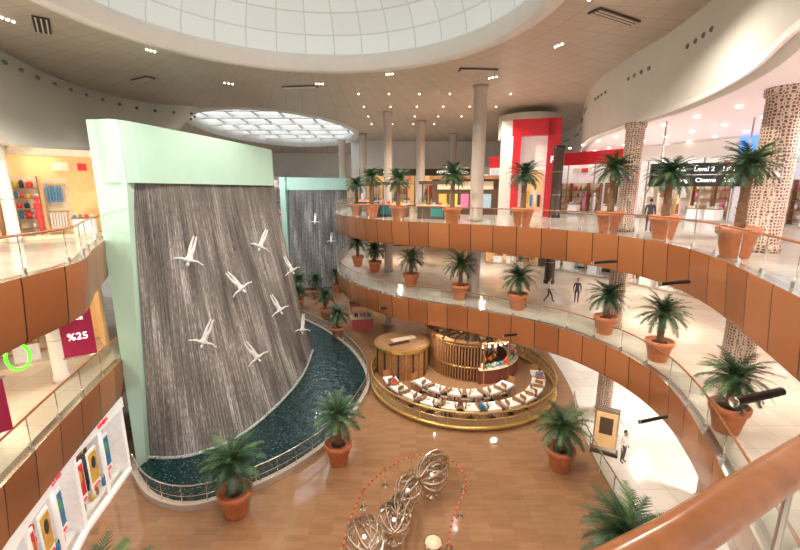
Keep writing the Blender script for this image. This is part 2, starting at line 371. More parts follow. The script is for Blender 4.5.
for px,py,a,l in((42,25,-.9,2.0),(143,79,-.5,1.7),(300,87,-.15,2.4),(478,70,.1,2.2),(615,17,.5,2.6)):
    p=U(px,py,19.97); mb=MB(); mb.box((0,0,0),(l,.55,.05),M['dark'])
    for k in range(3): mb.box((0,-.17+k*.17,-.04),(l-.15,.05,.04),M['soffit'])
    mb.build('ceiling_vent',None,p-Vector((0,0,.02)),a)
mb=MB()
for i in range(46):
    a=i*.42; r=10.6+(i%3)*1.9; x=C[0]+r*math.cos(a); y=C[1]+r*math.sin(a)
    if y>0 and x<9.5: mb.lathe((x,y,19.95),[(.05,0),(.06,.05)],M['bulb'],8)
for i in range(22):
    x=-3+(i%6)*2.2; y=31+(i//6)*4.5; mb.lathe((x,y,19.95),[(.05,0),(.06,.05)],M['bulb'],8)
for i in range(16):
    for j in range(3):
        x=14+j*3.2; y=8+i*2.4; mb.lathe((x,y,16.52),[(.11,0),(.13,.08)],M['bulb'],8)
        if y<34: mb.lathe((x,y,9.32),[(.11,0),(.13,.08)],M['bulb'],8)
mb.build('ceiling_downlights')
# ---------------------------------------------------------------- waterfall
top=resample(cr(v3([(-11.5,17.5),(-10.9,20),(-10.3,23.3),(-9.75,26.6),(-9.2,30)]),8),count=70)
bot=resample(cr(v3([(-12.4,17.5),(-11.4,17.45),(-10.1,17.8),(-8.6,19.3),(-7.5,22.6),(-6.95,26.5),(-7.2,31)]),8),count=70)
rows=[]
for j in range(25):
    t=j/24; s=t**1.25; rows.append([Vector((a.x+(b.x-a.x)*s,a.y+(b.y-a.y)*s,13.55-13.4*t)) for a,b in zip(top,bot)])
wf=empty('waterfall'); ws=strip('water_sheet',list(reversed(rows)),M['fall'],wf)
bvh=BVHTree.FromPolygons([v.co.copy() for v in ws.data.vertices],[tuple(p.vertices) for p in ws.data.polygons])
mb=MB(); fp=z_(bot,.26)
mb.tube(fp,.09,mat('water_foam',(.42,.48,.48),.6,noise_amt=.4,nscale=12),8); mb.build('foam',wf)
mw=empty('wall_waterfall'); mb=MB()
hd=[(-12.6,17.22),(-11.45,17.22),(-10.8,20),(-10.15,23.3),(-9.6,26.6),(-9.15,29.6),(-9.3,30.3),(-9.9,30.7),(-14,31.5),(-16,26),(-14.3,21)]
hd=[(p.x,p.y) for p in resample(cr(v3(hd[:6]),6),count=30)]+hd[6:]
mb.prism(hd,13.5,16.0,M['mint'])
mb.prism([(-12.7,17.6),(-12.3,18.6),(-11.4,24),(-10.2,30),(-14,31.5),(-16,26)],0,13.5,M['mint'])
f=17.18
vs=[(-12.75,f,16.0),(-11.45,f,16.0),(-11.45,f,13.5),(-12.4,f,0),(-12.85,f,0)]; vs+= [(x,y+.8,z) for x,y,z in vs]
mb.add(vs,[(4,3,2,1,0),(5,6,7,8,9),(0,5,9,4),(2,3,8,7),(0,1,6,5)],M['mint']); mb.build('wall',mw)
def seg_dist(p,a,b):
    ab=b-a; t=max(0,min(1,(p-a).dot(ab)/ab.length_squared)); return (p-(a+ab*t)).length
def person_mesh(name,J,mats,statue=False):
    names=list(J); idx={n:i for i,n in enumerate(names)}
    E=[('pelvis','belly'),('belly','chest'),('chest','neck'),('neck','headb')]
    for s in 'LR': E+=[('chest','sh'+s),('sh'+s,'el'+s),('el'+s,'wr'+s),('wr'+s,'ha'+s),('pelvis','hip'+s),('hip'+s,'kn'+s),('kn'+s,'an'+s),('an'+s,'to'+s)]
    RAD={'pelvis':.135,'belly':.12,'chest':.14,'neck':.055,'headb':.05,'sh':.065,'el':.043,'wr':.028,'ha':.03,'hip':.085,'kn':.058,'an':.04,'to':.032}
    me=bpy.data.meshes.new('sk'); me.from_pydata([J[n] for n in names],[(idx[a],idx[b]) for a,b in E],[])
    o=bpy.data.objects.new('sk',me); bpy.context.collection.objects.link(o)
    sk=o.modifiers.new('s','SKIN'); o.modifiers.new('u','SUBSURF').levels=1
    sv=me.skin_vertices[0].data if me.skin_vertices else None
    if sv is None:
        bpy.context.view_layer.objects.active=o; bpy.ops.mesh.customdata_skin_add(); sv=me.skin_vertices[0].data
    for n in names:
        r=(RAD.get(n) or RAD[n[:-1]])*(1.25 if statue else 1); sv[idx[n]].radius=(r,r*.8 if n in('chest','belly','pelvis') else r); sv[idx[n]].use_root=(n=='pelvis')
    dg=bpy.context.evaluated_depsgraph_get(); ev=o.evaluated_get(dg); em=ev.to_mesh()
    V=[v.co.copy() for v in em.vertices]; P=[tuple(p.vertices) for p in em.polygons]; ev.to_mesh_clear()
    bpy.data.objects.remove(o)
    mb=MB(); groups={}
    JV={n:Vector(J[n]) for n in names}
    for p in P:
        c=sum((V[i] for i in p),Vector())/len(p)
        e=min(E,key=lambda e:seg_dist(c,JV[e[0]],JV[e[1]]))
        k='top'
        if e[0]=='wr'+e[0][-1] or e[0]=='neck': k='skin'
        elif e[0][:2] in('hi','kn') or e[0]=='pelvis' and e[1]!='belly': k='bot'
        elif e[0][:2]=='an': k='shoe'
        groups.setdefault(k,[]).append(p)
    mm={'top':mats[0],'bot':mats[1],'skin':M['skin'],'shoe':M['shoe']}
    if statue: mm={k:M['statue'] for k in mm}
    base=len(mb.v); mb.v+=[tuple(v) for v in V]
    for k,ps in groups.items():
        q=mb.mid(mm[k])
        for p in ps: mb.f.append([i+base for i in p]); mb.mi.append(q); mb.sm.append(True)
    sk_=mm['skin']; hr=M['statue'] if statue else M['hair']
    hb=JV['headb']; ax=(hb-JV['neck']).normalized(); R=Vector((0,0,1)).rotation_difference(ax).to_matrix()
    hc=hb+ax*.09
    mb.sphere(hc,1,sk_,14,10,(.078,.098,.118),R)
    mb.sphere(hc+R@Vector((0,.022,.028)),1,hr,14,10,(.083,.095,.108),R)
    mb.sphere(hc+R@Vector((0,-.1,-.012)),1,sk_,6,4,(.012,.02,.022),R)
    for s in(-1,1):
        mb.sphere(hc+R@Vector((s*.078,.0,-.01)),1,sk_,6,4,(.01,.018,.03),R); mb.sphere(hc+R@Vector((s*.03,-.088,.012)),1,hr,6,4,(.011,.008,.007),R)
    mb.sphere(hc+R@Vector((0,-.088,-.05)),1,M['statue'] if statue else M['chairred'],6,4,(.022,.008,.006),R)
    for s,sg in(('L',-1),('R',1)):
        w,h=JV['wr'+s],JV['ha'+s]; dr=(h-w).normalized(); sd=dr.cross(Vector((0,1,0)));
        if sd.length<.1: sd=dr.cross(Vector((1,0,0)))
        sd=sd.normalized()*1.0; nr=sd.cross(dr).normalized()
        for k,l in enumerate((.075,.085,.08,.06)):
            a=h+sd*(k-1.5)*.019; mb.tube([a,a+dr*l*.55,a+dr*l*.95+nr*.02],[.0095,.009,.007],sk_,5)
        a=w+dr*.03+sd*.03; mb.tube([a,a+sd*.03+dr*.03,a+sd*.035+dr*.065],[.011,.01,.008],sk_,5)
    return mb.mesh(name)
def sym(**k):
    J={}
    for n,v in k.items():
        if n in('pelvis','belly','chest','neck','headb'): J[n]=v
        else: J[n+'R']=v; J[n+'L']=(-v[0],v[1],v[2])
    return J
stand=sym(pelvis=(0,0,.95),belly=(0,0,1.12),chest=(0,0,1.33),neck=(0,0,1.47),headb=(0,-.01,1.54),sh=(.18,0,1.4),el=(.23,.03,1.13),wr=(.24,-.05,.89),ha=(.24,-.08,.81),hip=(.095,0,.88),kn=(.1,-.02,.49),an=(.1,.03,.09),to=(.12,-.13,.035))
walk=dict(stand); walk.update(knR=(.1,-.2,.53),anR=(.1,-.3,.11),toR=(.1,-.45,.06),knL=(-.1,.02,.49),anL=(-.1,.3,.15),toL=(-.1,.2,.04),elR=(.23,.13,1.16),wrR=(.22,.18,.93),haR=(.22,.17,.85),elL=(-.23,-.08,1.15),wrL=(-.2,-.26,1.0),haL=(-.19,-.33,.96))
sit=sym(pelvis=(0,0,.53),belly=(0,.0,.7),chest=(0,-.02,.92),neck=(0,-.03,1.06),headb=(0,-.05,1.13),sh=(.18,-.02,.98),el=(.23,-.12,.76),wr=(.15,-.34,.78),ha=(.13,-.41,.79),hip=(.1,-.04,.51),kn=(.12,-.45,.5),an=(.12,-.42,.09),to=(.12,-.56,.035))
dive=sym(pelvis=(0,0,.95),belly=(0,-.05,1.12),chest=(0,-.06,1.33),neck=(0,-.04,1.47),headb=(0,-.06,1.54),sh=(.18,-.03,1.41),el=(.42,.0,1.36),wr=(.64,-.02,1.44),ha=(.71,-.03,1.46),hip=(.09,0,.88),kn=(.10,.04,.48),an=(.075,.1,.10),to=(.08,.12,-.02))
dm=person_mesh('diver_statue',dive,(M['statue'],M['statue']),True)
for i,(px,py,tw) in enumerate([(183,252,.35),(229,283,-.6),(255,241,.5),(270,305,-.4),(200,333,.45),(246,352,-.5),(296,325,.2),(283,266,-.4)]):
    o=Vector((0,0,CH)); h=bvh.ray_cast(o,ray(px,py).normalized())
    if h[0] is None: continue
    nrm=h[1]; 
    if nrm.dot(ray(px,py))>0: nrm=-nrm
    p=h[0]+Vector((nrm.x,nrm.y,0)).normalized()*.5
    yaw=math.atan2(nrm.x,-nrm.y)*.5
    Rm=Matrix.Rotation(yaw,4,'Z')@Matrix.Rotation(tw,4,'Y')@Matrix.Rotation(math.pi-.25,4,'X')
    ob=put(dm,'diver_statue',None); ob.matrix_world=Matrix.Translation(p)@Rm@Matrix.Scale(.86,4)@Matrix.Translation((0,0,-.95))
po=[U(x,y,.3) for x,y in((134,470),(152,494),(190,503),(240,489),(290,466),(332,436),(357,405),(368,378),(355,352),(332,333),(312,322),(296,315))]
po=resample(cr([Vector((p.x,p.y,0)) for p in po],8),step=.5)
inner=[(-13,40),(-12.5,31),(-9.5,30),(-8.6,24),(-9.5,19.3),(-12.4,18)]
pool=empty('reflecting_pool'); mb=MB(); mb.prism([(p.x,p.y) for p in po]+inner,.02,.2,M['water']); mb.build('water',pool)
strip('kerb',[z_(offs(po,-.12),0),z_(offs(po,-.12),.28),z_(offs(po,.12),.28),z_(offs(po,.12),0)],M['colbeige'],pool,smooth=False)
mb=MB()
for i in range(0,len(po),2):
    p=po[i]; mb.tube([(p.x,p.y,.28),(p.x,p.y,1.1)],.02,M['steel'],6)
mb.tube(z_(po,1.12),.03,M['steel'],8); mb.tube(z_(po,.62),.012,M['steel'],6)
mb.build('railing',pool)
mb=MB(); n=len(po); mb.add([(p.x,p.y,.3) for p in po]+[(p.x,p.y,1.08) for p in po],[(i,i+1,n+i+1,n+i) for i in range(n-1)],M['glass']); mb.build('railing_glass',pool)
# ---------------------------------------------------------------- columns
def column(x,y,r,z0,z1,m):
    mb=MB(); h=z1-z0; mb.lathe((0,0,0),[(r*1.12,0),(r*1.12,.25),(r,.3),(r,h-.3),(r*1.15,h-.22),(r*1.15,h)],m,28)
    for k in range(1,int(h//1.8)): mb.lathe((0,0,0),[(r*1.012,k*1.8),(r*1.012,k*1.8+.03)],M['colbeige'],28,closed=False)
    mb.build('column',None,(x,y,z0))
for x,y,r,m in((13.2,14.6,.55,M['speck']),(12.3,22,.45,M['speck']),(5.4,28.7,.45,M['colbeige']),(12.6,33,.4,M['dark'])):
    top_=16.6 if x>10 else 20
    column(x,y,r,0,Z1-TH,m); column(x,y,r,Z1,Z2-TH,m); column(x,y,r,Z2,top_,m)
for x,y,r in((-1.1,38,.4),(2.1,42.4,.45),(6.6,52,.45),(-4.6,52,.45)):
    for a,b in((0,3.9),(5.5,9.4),(11,20)): column(x,y,r,a,b,M['colbeige'])
column(-7.9,57,.5,0,20,M['colbeige'])
column(-16.6,17.2,.22,Z2,15,M['white']); column(-13.9,15.2,.25,Z1,Z2-TH,M['white'])
# ---------------------------------------------------------------- shops
def shop(p0,p1,z0,h,depth=3.5,wall='warmglowwall',sign='dark',light='warmpanel',label=None,seed=0,rows_=4,header=.8,glass=True,lm='whitelit',frame='dark',PL=None,dens=.75,posters=False):
    PL=PL or (GW if wall=='warmglowwall' else GL)
    r=random.Random(seed); a=Vector((p0[0],p0[1],z0)); b=Vector((p1[0],p1[1],z0)); L=(b-a).length; ang=math.atan2(b.y-a.y,b.x-a.x)
    e=empty('storefront',a,ang); W=M[wall]; mb=MB()
    mb.box((L/2,depth,h/2),(L,.12,h),W); mb.box((.06,depth/2,h/2),(.12,depth,h),W); mb.box((L-.06,depth/2,h/2),(.12,depth,h),W)
    mb.box((L/2,depth/2,h-.05),(L,depth,.1),M['white']); mb.box((L/2,depth/2,.03),(L,depth,.04),M['lfloor'])
    mb.build('shell',e)
    mb=MB()
    for k in range(max(1,int(L/2.2))):
        for q in(.3,.72): mb.box((1.1+k*2.2,depth*q,h-.14),(.9,.25,.05),M[light])
    mb.build('ceiling_lights',e)
    mb=MB(); hh=h-header
    mb.box((L/2,0,h-header/2),(L,.3,header),M[sign]); mb.box((L/2,0,.08),(L,.2,.16),M[frame])
    n=max(2,int(L/(1.9 if glass else 3.5)))
    for k in range(n+1): mb.box((L*k/n,0,hh/2),(.08,.12,hh),M[frame])
    mb.build('frame',e)
    if glass:
        g=MB(); d0=n//2
        for k in range(n):
            if k==d0: continue
            g.add([(L*k/n,0,.16),(L*(k+1)/n,0,.16),(L*(k+1)/n,0,hh),(L*k/n,0,hh)],[(0,1,2,3)],M['shopglass'])
        g.build('glazing',e)
    mb=MB(); sh=(min(hh,2.9)-.5)/rows_; x=.3
    if posters:
        q=.25; i_=0
        while q<L-.6:
            c1=PL[i_%len(PL)]; mb.box((q+.3,.3,1.75),(.62,.05,1.7),M['glowframe']); mb.box((q+.3,.27,1.8),(.52,.03,1.35),c1); mb.sphere((q+.3,.25,2.0),.18,PL[(i_*3+1)%len(PL)],8,6,(.8,.15,1.6))
            mb.box((q+.3,.27,.95),(.4,.03,.1),M['redlit']); 
            for s_ in range(3): mb.lathe((q+.1+s_*.2,.45,.3),[(.07,0),(.08,.25),(.03,.38)],PL[(i_+s_*2)%len(PL)],8)
            q+=.95; i_+=1
        mb.box((L/2,.5,.22),(L-.3,.5,.14),M['white'])
    while x<L-1.2:
        w=r.uniform(1.0,1.7); kind=r.choice('srsrp')
        if x+w>L-.2: w=L-.2-x
        if kind=='s':
            mb.box((x+w/2,depth-.12,1.5),(w,.06,2.7),M['cream'])
            for s_ in(0,w): mb.box((x+s_,depth-.3,1.45),(.05,.5,2.8),M['wood'])
            for j in range(rows_):
                z=.35+j*sh; mb.box((x+w/2,depth-.3,z),(w,.5,.04),M['wood']); q=x+.12
                while q<x+w-.15:
                    ww=r.uniform(.14,.32); hq=r.uniform(.45,.85)*sh
                    if r.random()<dens: mb.lathe((q+ww/2,depth-.32,z+.02),[(ww*.4,0),(ww*.46,hq*.7),(ww*.2,hq)],r.choice(PL),8)
                    q+=ww+.04
        elif kind=='r':
            mb.box((x+w/2,depth-.1,1.6),(w-.1,.06,2.4),M['cream'])
            for zz in(1.15,2.45):
                mb.tube([(x+.1,depth-.45,zz),(x+w-.1,depth-.45,zz)],.02,M['gold'],5); q=x+.2; col=r.choice(PL)
                while q<x+w-.2:
                    if r.random()<.3: col=r.choice(PL)
                    mb.box((q,depth-.45,zz-.45),(.07,.36,.78),col); q+=.11
        else:
            mb.box((x+w/2,depth-.1,1.9),(w*.8,.06,1.9),M['dark']); mb.box((x+w/2,depth-.14,1.9),(w*.72,.06,1.75),r.choice(PL)); mb.sphere((x+w/2,depth-.16,2.1),.3,M['cream'],10,6,(1,.2,1.3))
        x+=w+.1
    if hh>3.2:
        q=.5
        while q<L-.8:
            if r.random()<.6: mb.box((q+.3,depth-.2,hh-.35),(r.uniform(.3,.7),.1,r.uniform(.3,.5)),r.choice(PL+[M['whitelit'],M['redlit']]))
            q+=.85
    x=.9
    while x<L-1:
        y=depth*r.uniform(.15,.5) if not posters else depth*.6
        if r.random()<.5:
            c=r.choice(PL); mb.box((x,y,.08),(.5,.5,.16),M['white'])
            mb.lathe((x,y,.16),[(.06,0),(.11,.5),(.15,.85),(.10,1.05),(.17,1.35),(.16,1.42),(.05,1.48),(.045,1.54),(.09,1.62),(.09,1.72),(.03,1.8)],c,10,sy=.7)
        else:
            mb.box((x+.3,y,.42),(.9,.6,.84),M['coolglowwall']); mb.box((x+.3,y,.87),(1,.7,.05),M['wood'])
            for k in range(4): mb.box((x-.05+k*.23,y,.9+.07),(.16,.3,.14*r.uniform(.6,1.6)),r.choice(PL))
        x+=1.3
    mb.build('merchandise',e)
    if label: text(label,header*.5,M[lm],e,(L/2,-.18,h-header/2),(math.pi/2,0,0))
    return e
shop((-22,13.5),(-14.4,19.8),Z2,4,2.6,'warmglowwall','cream','warmpanel',None,1,5,.3,False,frame='cream',dens=.95)
shop((-17,8),(-22,13.5),Z2,4,3,'warmglowwall','cream','warmpanel',None,2,5,.5,False,frame='cream')
shop((-21,12.0),(-14.2,18.4),Z1,3.85,2.6,'warmglowwall','cream','warmpanel',None,3,5,.3,False,frame='cream',dens=.95)
shop((-15.5,6.5),(-21,12),Z1,3.85,3,'warmglowwall','cream','warmpanel',None,4,4,.5,False,frame='cream')
gl=[(-9.9,7),(-11.3,10.2),(-12.4,13.4),(-13.0,16.9)]
for i,(a,b) in enumerate(zip(gl,gl[1:])):
    shop(a,b,0,3.85,1.8,'coolglowwall','glowframe','coolpanel',['MODA','STYLE','LINEN'][i],10+i,4,.5,False,'redlit',frame='glowframe',PL=GOODS,dens=.95,posters=True)
rp_=[(9.2,42.5),(14,40),(18.5,34),(22,27),(24,19),(24.5,10)]
st=[[('coolglowwall','red','coolpanel'),('coolglowwall','red','coolpanel'),('coolglowwall','white','coolpanel'),('coolglowwall','bluelit','coolpanel'),('warmglowwall','cream','warmpanel')],
    [('warmglowwall','dark','warmpanel'),('darkwall','black','coolpanel'),('coolglowwall','cream','warmpanel'),('coolglowwall','redlit','coolpanel'),('coolglowwall','white','coolpanel')],
    [('warmglowwall','cream','warmpanel'),('coolglowwall','white','coolpanel'),('warmglowwall','cream','warmpanel'),('coolglowwall','white','coolpanel'),('warmglowwall','dark','warmpanel')]]
for l,(z,h) in enumerate(((Z2,5.5),(Z1,3.85),(0,3.85))):
    for i,(a,b) in enumerate(zip(rp_,rp_[1:])):
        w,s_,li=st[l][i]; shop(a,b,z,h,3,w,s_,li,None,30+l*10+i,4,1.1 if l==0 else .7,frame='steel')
for l,(z,h) in enumerate(((Z2,5.0),(Z1,3.85),(0,3.85))):
    shop((-5.5,56),(2,56),z,h,3,'warmglowwall','dark','warmpanel','CAFE' if l==0 else None,60+l,4,.9)
    shop((2,56),(9.5,56),z,h,3,'warmglowwall','dark','warmpanel','COFFEE' if l==0 else None,70+l,4,.9)
    shop((9.5,54),(15,44),z,h,3,'coolglowwall','white','coolpanel',None,80+l,4,.9)
mb=MB(); mb.box((16,59.8,10),(46,.3,20),M['white']); mb.build('wall_back')
mb=MB(); mb.box((-16,79,10),(40,.3,20),M['white'])
for k in range(5): mb.box((-28+k*5,78.7,14.3),(3.6,.2,4),M['shopglass'])
mb.build('wall_far'); mb=MB(); mb.box((-30,45,10),(.3,70,20),M['white']); mb.build('wall_left')
mb=MB(); mb.box((-34,6,10),(.3,26,20),M['white']); mb.build('wall_gallery_left')
mb=MB(); mb.box((35.5,26,10),(.3,68,20),M['white']); mb.build('wall_right')
e=empty('red_portal_facade',(8.6,35.5,Z2),-.35); mb=MB()
mb.box((.5,0,3.9),(1.0,.6,7.8),M['white']); mb.box((2.6,-.05,7.2),(3.4,.7,1.3),M['red']); mb.box((1.3,-.05,3.6),(.6,.7,6.0),M['red']); mb.box((4.2,-.05,3.9),(1.0,.7,7.8),M['red'])
mb.lathe((2.0,2.7,6.6),[(2.6,0),(2.6,1.9)],M['white'],40); mb.box((2.6,.3,3.3),(2.4,.1,6.6),M['coolglowwall']); mb.box((2.7,.2,2.0),(1.6,.1,3.4),M['warmglowwall'])
for k in range(5): mb.box((2.1+k*.3,.1,1.3+.3*(k%2)),(.22,.12,1.0),GOODS[k])
mb.build('portal',e); text('R',.7,M['whitelit'],e,(4.2,-.45,4.6),(math.pi/2,0,0))
def counter(x,y,z,l,rot,name='coffee_counter'):
    mb=MB(); mb.box((0,0,.5),(l,.9,1.0),M['darkwall']); mb.box((0,0,1.03),(l+.1,1.05,.07),M['cream']); mb.box((0,.1,1.3),(l*.5,.5,.45),M['shopglass']); 
    for k in(-1,1): mb.tube([(k*l/2.2,.3,1),(k*l/2.2,.3,2.7)],.04,M['dark'],6)
    mb.box((0,.3,2.75),(l,.9,.25),M['darkwall']); mb.box((0,-.46,.5),(l*.3,.04,.6),M['teal'])
    for k in range(6): mb.box((-l*.4+k*l*.15,-.2,1.15),(.2,.2,.2),random.choice(GOODS))
    mb.build(name,None,(x,y,z),rot)
counter(-1.0,34.5,Z2,3.6,-.5); counter(3.0,31.4,Z2,3.2,-.4); counter(-3.6,43,Z2,3.2,-.9)
mb=MB(); mb.box((0,0,1.6),(6,3,3.2),M['darkwall']); mb.box((0,-.1,3.3),(6.4,3.6,.3),M['wood']); mb.box((0,-1.56,2.6),(5,.1,.7),M['cream'])
for k in range(5): mb.box((-2+k,-1.6,1.2),(.7,.15,1.3),random.choice(GOODS))
mb.build('coffee_kiosk',None,(6.2,38.6,Z2),-.2)
e=empty('hanging_directory_sign',(15.2,20.8,0),-.35); mb=MB(); mb.box((0,0,13.95),(4.5,.3,1.15),M['black'])
for k in(-1.8,1.8): mb.tube([(k,0,14.5),(k,0,16.6)],.04,M['steel'],6)
mb.box((0,-.17,13.95),(4.3,.03,.04),M['steel'])
mb.build('sign_box',e); text('Souk    Level 2    Lifts',.3,M['whitelit'],e,(0,-.18,14.22),(math.pi/2,0,0),.005); text('Parking    Cinema    Taxi',.28,M['whitelit'],e,(0,-.18,13.68),(math.pi/2,0,0),.005)
e=empty('level_sign_pylon',(16.6,18.6,Z2),-.4); mb=MB(); mb.box((0,0,1.8),(.75,.3,3.6),M['red']); mb.box((0,0,.05),(.95,.5,.1),M['steel']); mb.build('pylon',e); text('2',.8,M['whitelit'],e,(0,-.17,3.0),(math.pi/2,0,0),.005)
p=U(77,331,8.2); e=empty('sale_banner',(p.x,p.y,0),.6); mb=MB(); mb.box((0,0,8.25),(.95,.04,2.0),M['magenta']); mb.tube([(-.52,0,9.27),(.52,0,9.27)],.03,M['steel'],6); mb.tube([(-.52,0,7.23),(.52,0,7.23)],.03,M['steel'],6)
mb.build('cloth',e); text('%25',.36,M['whitelit'],e,(0,-.04,8.0),(math.pi/2,0,0),.004); text('SALE',.22,M['whitelit'],e,(0,-.04,8.7),(math.pi/2,0,0),.004)
p=U(-8,408,7.6); mb=MB(); mb.box((0,0,0),(.6,.04,1.5),M['magenta']); mb.tube([(-.35,0,.75),(.35,0,.75)],.03,M['steel'],6); mb.tube([(0,0,.75),(0,0,9.42-p.z)],.015,M['steel'],5); mb.build('sale_banner',None,p,.9)
p=U(18,357,8.0); mb=MB(); c=[(.28*math.cos(t),0,.28*math.sin(t)*1.5) for t in [2*math.pi*i/28 for i in range(28)]]
mb.tube(c,.045,M['green'],8,closed=True); mb.tube([(0,0,.42),(0,0,1.4)],.015,M['steel'],5); mb.build('neon_ring_sign',None,p,.8)
# ---------------------------------------------------------------- palms
def palm_mesh(seed,h=1.1,fl=1.0):
    r=random.Random(seed); mb=MB()
    mb.lathe((0,0,0),[(.36,0),(.38,.03),(.53,.76),(.59,.78),(.61,.98),(.55,1.0),(.53,.9)],M['terra'],24); mb.lathe((0,0,0),[(.52,.88),(.02,.93)],M['soil'],16)
    mb.lathe((0,0,0),[(.17,.85),(.15,1.1),(.13,.9+h*.6),(.16,.9+h),(.05,1.05+h)],M['bark'],10)
    for k in range(26):
        a=k*2.4; z=.95+h*k/27; mb.add([(math.cos(a-.3)*.14,math.sin(a-.3)*.14,z),(math.cos(a+.3)*.14,math.sin(a+.3)*.14,z),(math.cos(a)*.24,math.sin(a)*.24,z+.14)],[(0,1,2)],M['bark'])
    for k in range(46):
        a=k*2.39996; el=math.radians(82-k*2.3)+r.uniform(-.1,.1); Ln=r.uniform(1.05,1.3)*fl; n=11
        p=Vector((math.cos(a)*.06,math.sin(a)*.06,.95+h)); path=[]; e=el
        for i in range(n+1):
            path.append(p.copy()); p=p+Vector((math.cos(a)*math.cos(e),math.sin(a)*math.cos(e),math.sin(e)))*Ln/n; e-=r.uniform(.09,.13)
        m=M['leaf'] if r.random()<.8 else M['leaf2']
        mb.tube(path,[.015*(1-i/(n+2)) for i in range(n+1)],M['leaf2'],3)
        side=Vector((-math.sin(a),math.cos(a),0))
        for i in range(2,n+1):
            t=(path[i]-path[i-1]).normalized()
            for q in(0,.5):
                b=path[i-1].lerp(path[i],q)
                ll=.27*math.sin(math.pi*min(1,(i-1+q)/(n+.6))**.7)+.07
                for sg in(-1,1):
                    d=(side*sg*.75+t*.8+Vector((0,0,-.1+r.uniform(-.2,.2)))).normalized(); tip=b+d*ll; w=t*.025
                    mb.add([b-w,b+w,tip],[(0,1,2)],m)
    return mb.mesh('potted_palm')
PM=[palm_mesh(s,h) for s,h in((1,1.15),(2,1.3),(3,1.0))]
PT=[palm_mesh(s,h,.88) for s,h in((4,1.75),(5,1.95))]
def palm(p,s,i,P=None): 
    P=P or PM; put(P[i%len(P)],'potted_palm',None,p,random.uniform(0,6),s)
for i,(px,py,s) in enumerate([(237,513,1.15),(339,462,1.12),(559,468,1.15),(338,338,1.1),(326,318,1.1),(299,308,1.05),(300,296,1.05),(316,298,1.05),(620,606,1.35),(108,676,1.25),(337,292,1.1)]): palm(U(px,py,.02),s,i)
for i,(px,py,s) in enumerate([(358,266,1.1),(375,272,1.1),(411,286,1.1),(460,299,1.1),(517,309,1.1),(604,333,1.0),(657,360,1.0),(725,430,.95)]): palm(U(px,py,Z1),s,i+1)
def on_ring(px,off):
    best=None
    for i,p in enumerate(offs(full2,off)):
        if p.y<6: continue
        zc=p.y*cs+2.2*sn; x=400+F*p.x/zc
        if best is None or abs(x-px)<best[0]: best=(abs(x-px),p)
    return Vector((best[1].x,best[1].y,Z2))
for i,(px,s,off) in enumerate([(357,1.0,1.2),(372,1.1,1.2),(397,1.1,1.1),(450,1.1,1.1),(521,1.15,1.1),(604,1.12,1.1),(666,1.08,1.3)]): palm(on_ring(px,off),s,i,PT)
palm(Vector((11.15,13.2,Z2)),1.02,1,PT)
# ---------------------------------------------------------------- cafe
CC=Vector((4.3,26.3,0)); CRd=6.3
cf=empty('cafe_terrace'); mb=MB(); mb.lathe((CC.x,CC.y,.02),[(CRd,0),(CRd,.14)],M['tfloor'],72,smooth=False); mb.build('platform',cf)
mb=MB(); N=72; A=[2*math.pi*i/N for i in range(N)]
def circ(r,z): return [(CC.x+r*math.cos(a),CC.y+r*math.sin(a),z) for a in A]
mb.tube(circ(CRd,.22),.12,M['gold'],6,True); mb.tube(circ(CRd,1.15),.06,M['gold'],8,True); mb.tube(circ(CRd,.75),.03,M['gold'],6,True)
for i in range(0,N,3):
    a=A[i]; x,y=CC.x+CRd*math.cos(a),CC.y+CRd*math.sin(a); mb.tube([(x,y,.15),(x,y,1.15)],.035,M['gold'],6)
mb.build('railing',cf); g=MB(); g.add(circ(CRd,.3)+circ(CRd,1.1),[(i,(i+1)%N,N+(i+1)%N,N+i) for i in range(N)],M['glass']); g.build('railing_glass',cf)
def arc(r,a0,a1,z,c,n=20): return [Vector((c[0]+r*math.cos(a0+(a1-a0)*i/n),c[1]+r*math.sin(a0+(a1-a0)*i/n),z)) for i in range(n+1)]
kc=(5.4,28.7)
e=empty('cafe_bar_kiosk'); mb=MB()
r_,z0,z1,a0,a1=3.1,.16,2.95,2.5,4.75
for i in range(34):
    a=a0+(a1-a0)*i/33; mb.box((kc[0]+r_*math.cos(a),kc[1]+r_*math.sin(a),(z0+z1)/2),(.10,.09,z1-z0),M['wood'],a)
for i in range(26):
    a=a0+(a1-a0)*i/25; mb.box((kc[0]+2.95*math.cos(a),kc[1]+2.95*math.sin(a),1.5),(.05,.34,2.6),M['dark'],a)
mb.tube(arc(r_,2.4,4.8,3.0,kc,30),.16,M['wood'],6); mb.tube(arc(r_,2.4,4.8,2.75,kc,30),.05,M['gold'],6); mb.tube(arc(r_,2.4,4.8,1.2,kc,30),.06,M['gold'],6)
for i in range(16):
    a=2.5+4.2*i/15; mb.tube([(kc[0]+.6*math.cos(a),kc[1]+.6*math.sin(a),3.2),(kc[0]+3.5*math.cos(a),kc[1]+3.5*math.sin(a),3.1)],.07,M['wood'],5)
mb.tube(arc(3.4,4.75,6.7,3.08,kc,20),.08,M['wood'],6); mb.tube(arc(2.0,2.5,6.7,3.18,kc,20),.06,M['wood'],6)
for a in(4.8,5.4,6.0,6.65): mb.tube([(kc[0]+3.4*math.cos(a),kc[1]+3.4*math.sin(a),.16),(kc[0]+3.4*math.cos(a),kc[1]+3.4*math.sin(a),3.1)],.07,M['wood'],6)
